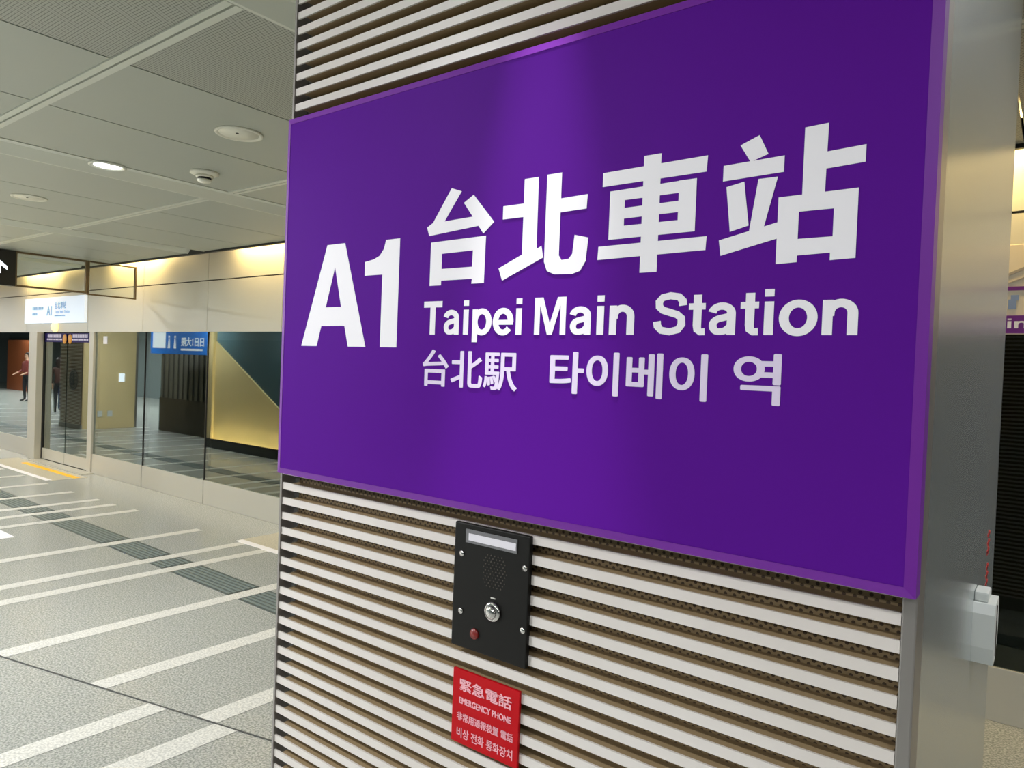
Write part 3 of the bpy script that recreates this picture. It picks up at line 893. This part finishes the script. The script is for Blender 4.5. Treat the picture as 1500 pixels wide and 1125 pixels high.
# smoke screen of framed glass and the black direction sign, hanging across the platform
HX = -9.7
t = thing('smoke_screen', 'bronze framed glass smoke screen hanging from the ceiling', 'glass screen', (HX, 3.7, 2.5))
def hang_frame(y0, y1, z0, z1, w, nm):
    f = MB()
    f.box(HX - .02, HX + .02, y0, y1, z0, z0 + w); f.box(HX - .02, HX + .02, y0, y1, z1 - w, z1)
    f.box(HX - .02, HX + .02, y0, y0 + w, z0 + w, z1 - w); f.box(HX - .02, HX + .02, y1 - w, y1, z0 + w, z1 - w)
    f.build('frame', M['bronze'], t)
    MB().box(HX - .004, HX + .004, y0 + w, y1 - w, z0 + w, z1 - w).build('glass', M['clear'], t)
hang_frame(3.055, 3.835, 2.49, 2.9, .022, 'a')
hang_frame(3.84, 4.43, 2.475, 2.9, .018, 'b')
t = thing('direction_sign', 'black hanging sign with white arrow beside the smoke screen', 'sign', (HX, 2.5, 2.49))
MB().box(HX - .06, HX + .06, 1.3, 3.05, 2.49, 2.895, .004).build('sign_box', M['sign_black'], t)
a = MB()
ay, az = 2.885, 2.71
a.prism([(ay - .012 + dy, az + dz) for dy, dz in ((0, .075), (.095, -.005), (.095, -.045), (.03, .005), (.03, -.085), (-.03, -.085), (-.03, .005), (-.095, -.045), (-.095, -.005))], HX + .06, HX + .063, 'x')
a.build('arrow', M['sign_lit'], t)['label'] = 'lit white arrow pointing up'

# ------------------------------------------------------------------ things behind the camera, seen in the glass
# escalator enclosure: cream flank lit from a strip at its foot, dark glass above the slope
t = thing('escalator', 'escalator enclosure with lit cream flank, reflected in the glass', 'escalator', (-11.3, 1.0, 0))
MB().prism([(-13.2, .16), (-9.75, .16), (-13.2, 2.08)], .3, 1.55).build('flank', M['esc'], t)
pl = MB(); pl.box(-13.3, -9.6, .28, 1.62, 0, .10); pl.box(-13.3, -9.6, 1.62, 1.64, 0, .18); pl.build('plinth', M['esc_base'], t)
MB().box(-13.18, -9.9, 1.575, 1.60, .10, .11).build('light_strip', M['led'], t)
MB().prism([(-13.2, 2.08), (-9.86, .22), (-9.86, 2.86), (-13.2, 2.86)], 1.50, 1.52).build('balustrade_glass', M['teal'], t)
MB().box(-13.42, -13.2, .3, 1.60, 0.10, 2.6).build('end_pier', M['esc'], t)
area_light('strip_light', (-.25, .59, .12), 3.2, .02, P_LED, (1, .80, .45), (math.radians(172), 0, 0), parent=t)

t = thing('lift_shaft', 'ribbed grey lift shaft with dark base, reflected in the glass', 'lift shaft', (-15.2, .5, 0))
MB().box(-16.9, -13.5, -.6, .8, 0, .78).build('base', M['hoard_base'], t)
m = MB(); m.box(-16.9, -13.5, -.6, .77, .78, 2.85)
x = -16.85
while x < -13.6:
    m.box(x, x + .11, .77, .80, .78, 2.85); x += .22
m.build('ribbed_cladding', M['hoard'], t)
tag(MB().box(-13.95, -13.55, .81, .83, 1.0, 1.75, .003).build('notice_board', M['notice']), 'cream notice board on the ribbed lift shaft, reflected in the glass', 'notice')
t = thing('hanging_sign', 'blue hanging sign with white symbols, reflected in the glass', 'sign', (-14.7, 1.5, 1.8))
MB().box(-15.85, -13.5, 1.46, 1.54, 1.80, 2.3, .003).build('sign_box', M['blue'], t)
MB().box(-15.75, -15.2, 1.54, 1.545, 1.92, 2.28).build('white_square', M['blue_ink'], t)
lettering('sign_lettering', '日日1大限', -14.55, -13.65, 1.97, .17, 1.541, M['blue_ink'], t, weight=.04, probe='日', face=1)
m = MB()
for x in (-15.05, -14.8):
    m.lathe([(.001, 0), (.03, 0), (.03, .004), (.001, .004)], (x, 1.54, 2.16), 'y', 16); m.prism([(x - .05, 1.92), (x + .05, 1.92), (x + .02, 2.12), (x - .02, 2.12)], 1.54, 1.544)
m.box(-14.55, -13.7, 1.54, 1.544, 1.88, 1.92)
m.build('pictogram', M['blue_ink'], t)
m = MB(); m.box(-15.6, -15.57, 1.48, 1.52, 2.3, ZC); m.box(-13.8, -13.77, 1.48, 1.52, 2.3, ZC); m.build('hanger', M['trim'], t)

# fittings on the far column
FX = CX1 - 17.6
t = thing('socket_outlet', 'pair of small wall sockets low on the far column, reflected in the glass', 'socket', (FX, 1.5, .28))
for y in (1.5, 1.72):
    MB().box(FX, FX + .02, y, y + .11, .28, .42, .003).build('socket', M['white_plastic'], t)
tag(MB().box(FX, FX + .03, 1.25, 1.37, 1.1, 1.3, .003).build('indicator_panel', M['sign_lit']), 'small lit indicator on the far column, reflected in the glass', 'indicator')
m = MB(); m.lathe([(.2, 0), (.24, 0), (.24, .01), (.2, .01), (.2, 0)], (-18.15, CY1, 1.12), 'y', 32); m.box(-18.18, -18.12, CY1, CY1 + .01, 1.0, 1.26)
tag(m.build('round_symbol', M['label_grey']), 'round symbol on the louvres of the far column, reflected in the glass', 'symbol')
tag(MB().box(-37.5, -34.0, -2.62, -2.5, 0, 2.2).build('orange_panel', M['orange_wall']), 'orange brown panel behind the standing person, reflected in the glass', 'panel')

# people, seen only in the glass
def person(x, y, heading, h, top, legs, hair_long, label, arm_fwd=(.25, .25)):
    k = h / 1.70
    t = thing('person', label, 'person', (x, y, 0))
    J = {}
    V = []; E = []; R = []
    def add(n, p, r, parent=None):
        J[n] = len(V); V.append(Vector(p) * k); R.append(r * k)
        if parent is not None: E.append((J[parent], J[n]))
    add('pelvis', (0, 0, .93), .125)
    add('waist', (0, 0, 1.06), .112, 'pelvis'); add('chest', (0, .0, 1.25), .135, 'waist'); add('neckb', (0, -.01, 1.40), .075, 'chest')
    add('neck', (0, 0, 1.46), .048, 'neckb'); add('jaw', (0, .02, 1.53), .066, 'neck'); add('skull', (0, .0, 1.61), .088, 'jaw'); add('crown', (0, -.005, 1.66), .06, 'skull')
    for s, n in ((-1, 'l'), (1, 'r')):
        add('hip' + n, (s * .09, 0, .88), .085, 'pelvis'); add('knee' + n, (s * .10, .015, .48), .058, 'hip' + n); add('ank' + n, (s * .10, -.02, .09), .038, 'knee' + n)
        add('ball' + n, (s * .115, .08, .035), .036, 'ank' + n); add('toe' + n, (s * .12, .15, .03), .028, 'ball' + n)
        add('sho' + n, (s * .17, 0, 1.36), .056, 'chest'); add('elb' + n, (s * .23, -.01, 1.08), .042, 'sho' + n)
        fwd = arm_fwd[0 if s < 0 else 1]
        add('wri' + n, (s * .20, fwd, 1.08 - math.sqrt(max(.0, .0676 - fwd * fwd))), .028, 'elb' + n)
        w = Vector((s * .20, fwd, 1.08 - math.sqrt(max(.0, .0676 - fwd * fwd))))
        d = (w - Vector((s * .23, -.01, 1.08))).normalized()
        add('palm' + n, w + d * .06, .026, 'wri' + n)
        for f in range(4):
            o = (f - 1.5) * .019
            ln = (.062, .072, .068, .055)[f]
            side = Vector((o, 0, 0)); cur = Vector((-s * .012, 0, -.008))
            add('k%d' % f + n, w + d * .095 + side, .0095, 'palm' + n)
            add('f%d' % f + n, w + d * (.095 + ln) + side + cur, .008, 'k%d' % f + n)
        add('th' + n, w + d * .075 + Vector((-s * .035, .012, 0)), .010, 'palm' + n)
    me = bpy.data.meshes.new('body'); me.from_pydata([v[:] for v in V], E, [])
    o = bpy.data.objects.new('body', me); COL.objects.link(o)
    sk = o.modifiers.new('skin', 'SKIN'); sk.use_smooth_shade = True
    for i, r_ in enumerate(R): me.skin_vertices[0].data[i].radius = (r_, r_)
    me.skin_vertices[0].data[0].use_root = True
    o.modifiers.new('sub', 'SUBSURF').levels = 2
    o.modifiers['sub'].render_levels = 2
    bm_ = bpy.data.meshes.new_from_object(o.evaluated_get(bpy.context.evaluated_depsgraph_get()))
    bpy.data.objects.remove(o)
    for mm in (legs, top, M['skin'], M['rubber']): bm_.materials.append(mm)
    for p in bm_.polygons:
        c = p.center / k
        p.use_smooth = True
        hand = abs(c.x) > .15 and min((c - Vector(V[J['palm' + n]]) / k).length for n in 'lr') < .13
        p.material_index = 3 if c.z < .07 else 0 if c.z < .92 and abs(c.x) < .2 and not hand else 2 if c.z > 1.43 or hand else 1
    o = bpy.data.objects.new('body', bm_); COL.objects.link(o); o.parent = t
    # face: eyes, nose and mouth; ears
    f = MB()
    for s in (-1, 1):
        f.lathe([(.001, 0), (.009, .0), (.008, .004), (.001, .006)], (s * .03 * k, .088 * k, 1.60 * k), 'y', 10)
    f.build('eyes', M['rubber']).parent = t
    f = MB(); f.prism([(.082 * k, 1.545 * k), (.105 * k, 1.55 * k), (.088 * k, 1.60 * k)], -.011, .011, 'x')
    for s in (-1, 1): f.lathe([(.001, -.008), (.022, -.008), (.02, .008), (.001, .01)], (s * .088 * k, 0, 1.59 * k), 'x', 12)
    f.build('nose_and_ears', M['skin']).parent = t
    f = MB(); f.box(-.022 * k, .022 * k, .078 * k, .086 * k, 1.515 * k, 1.523 * k, .002); f.build('mouth', M['red_led']).parent = t
    hb = bmesh.new(); bmesh.ops.create_uvsphere(hb, u_segments=20, v_segments=12, radius=1)
    for v in hb.verts:
        q = v.co.copy()
        low = -.9 if not hair_long else -3.2
        zz = q.z if q.z > 0 else q.z * -low
        yy = q.y * .102 - .02
        if q.y > .25 and q.z < .35: yy = .05 - .02 * q.z; 
        v.co = Vector((q.x * (.1 + (.02 if hair_long and q.z < 0 else 0)), yy if not (q.y > .25 and q.z < .2) else .03, 1.615 + zz * .1)) * k
    for fce in hb.faces: fce.smooth = True
    hm = bpy.data.meshes.new('hair'); hb.to_mesh(hm); hb.free(); hm.materials.append(M['hair'])
    ho = bpy.data.objects.new('hair', hm); COL.objects.link(ho); ho.parent = t
    t.rotation_euler = (0, 0, heading)
    return t
person(-23.5, .45, math.radians(160), 1.56, M['jacket_dark'], M['jeans'], True, 'person with long dark hair in dark jacket beside a suitcase, reflected in the glass', (.05, .2))
person(-22.9, .75, math.radians(120), 1.60, M['jacket_brown'], M['trousers'], True, 'person with long dark hair in brown coat facing a friend, reflected in the glass', (.22, .1))
person(-28.5, -.3, math.radians(-20), 1.68, M['jacket_red'], M['trousers'], False, 'person in red jacket standing alone before an orange panel, reflected in the glass', (.24, .24))
t = thing('suitcase', 'dark blue suitcase standing beside two people, reflected in the glass', 'suitcase', (-23.55, .95, 0))
MB().box(-23.8, -23.3, .83, 1.07, .05, .72, .03).build('shell', M['case'], t)
m = MB(); m.box(-23.68, -23.66, .94, .96, .72, .98); m.box(-23.44, -23.42, .94, .96, .72, .98); m.box(-23.68, -23.42, .935, .965, .97, 1.0); m.build('handle', M['trim'], t)
for x in (-23.74, -23.36):
    for y in (.87, 1.03):
        MB().lathe([(.004, -.012), (.026, -.012), (.026, .012), (.004, .012)], (x, y, .026), 'x', 16).build('wheel', M['rubber'], t)
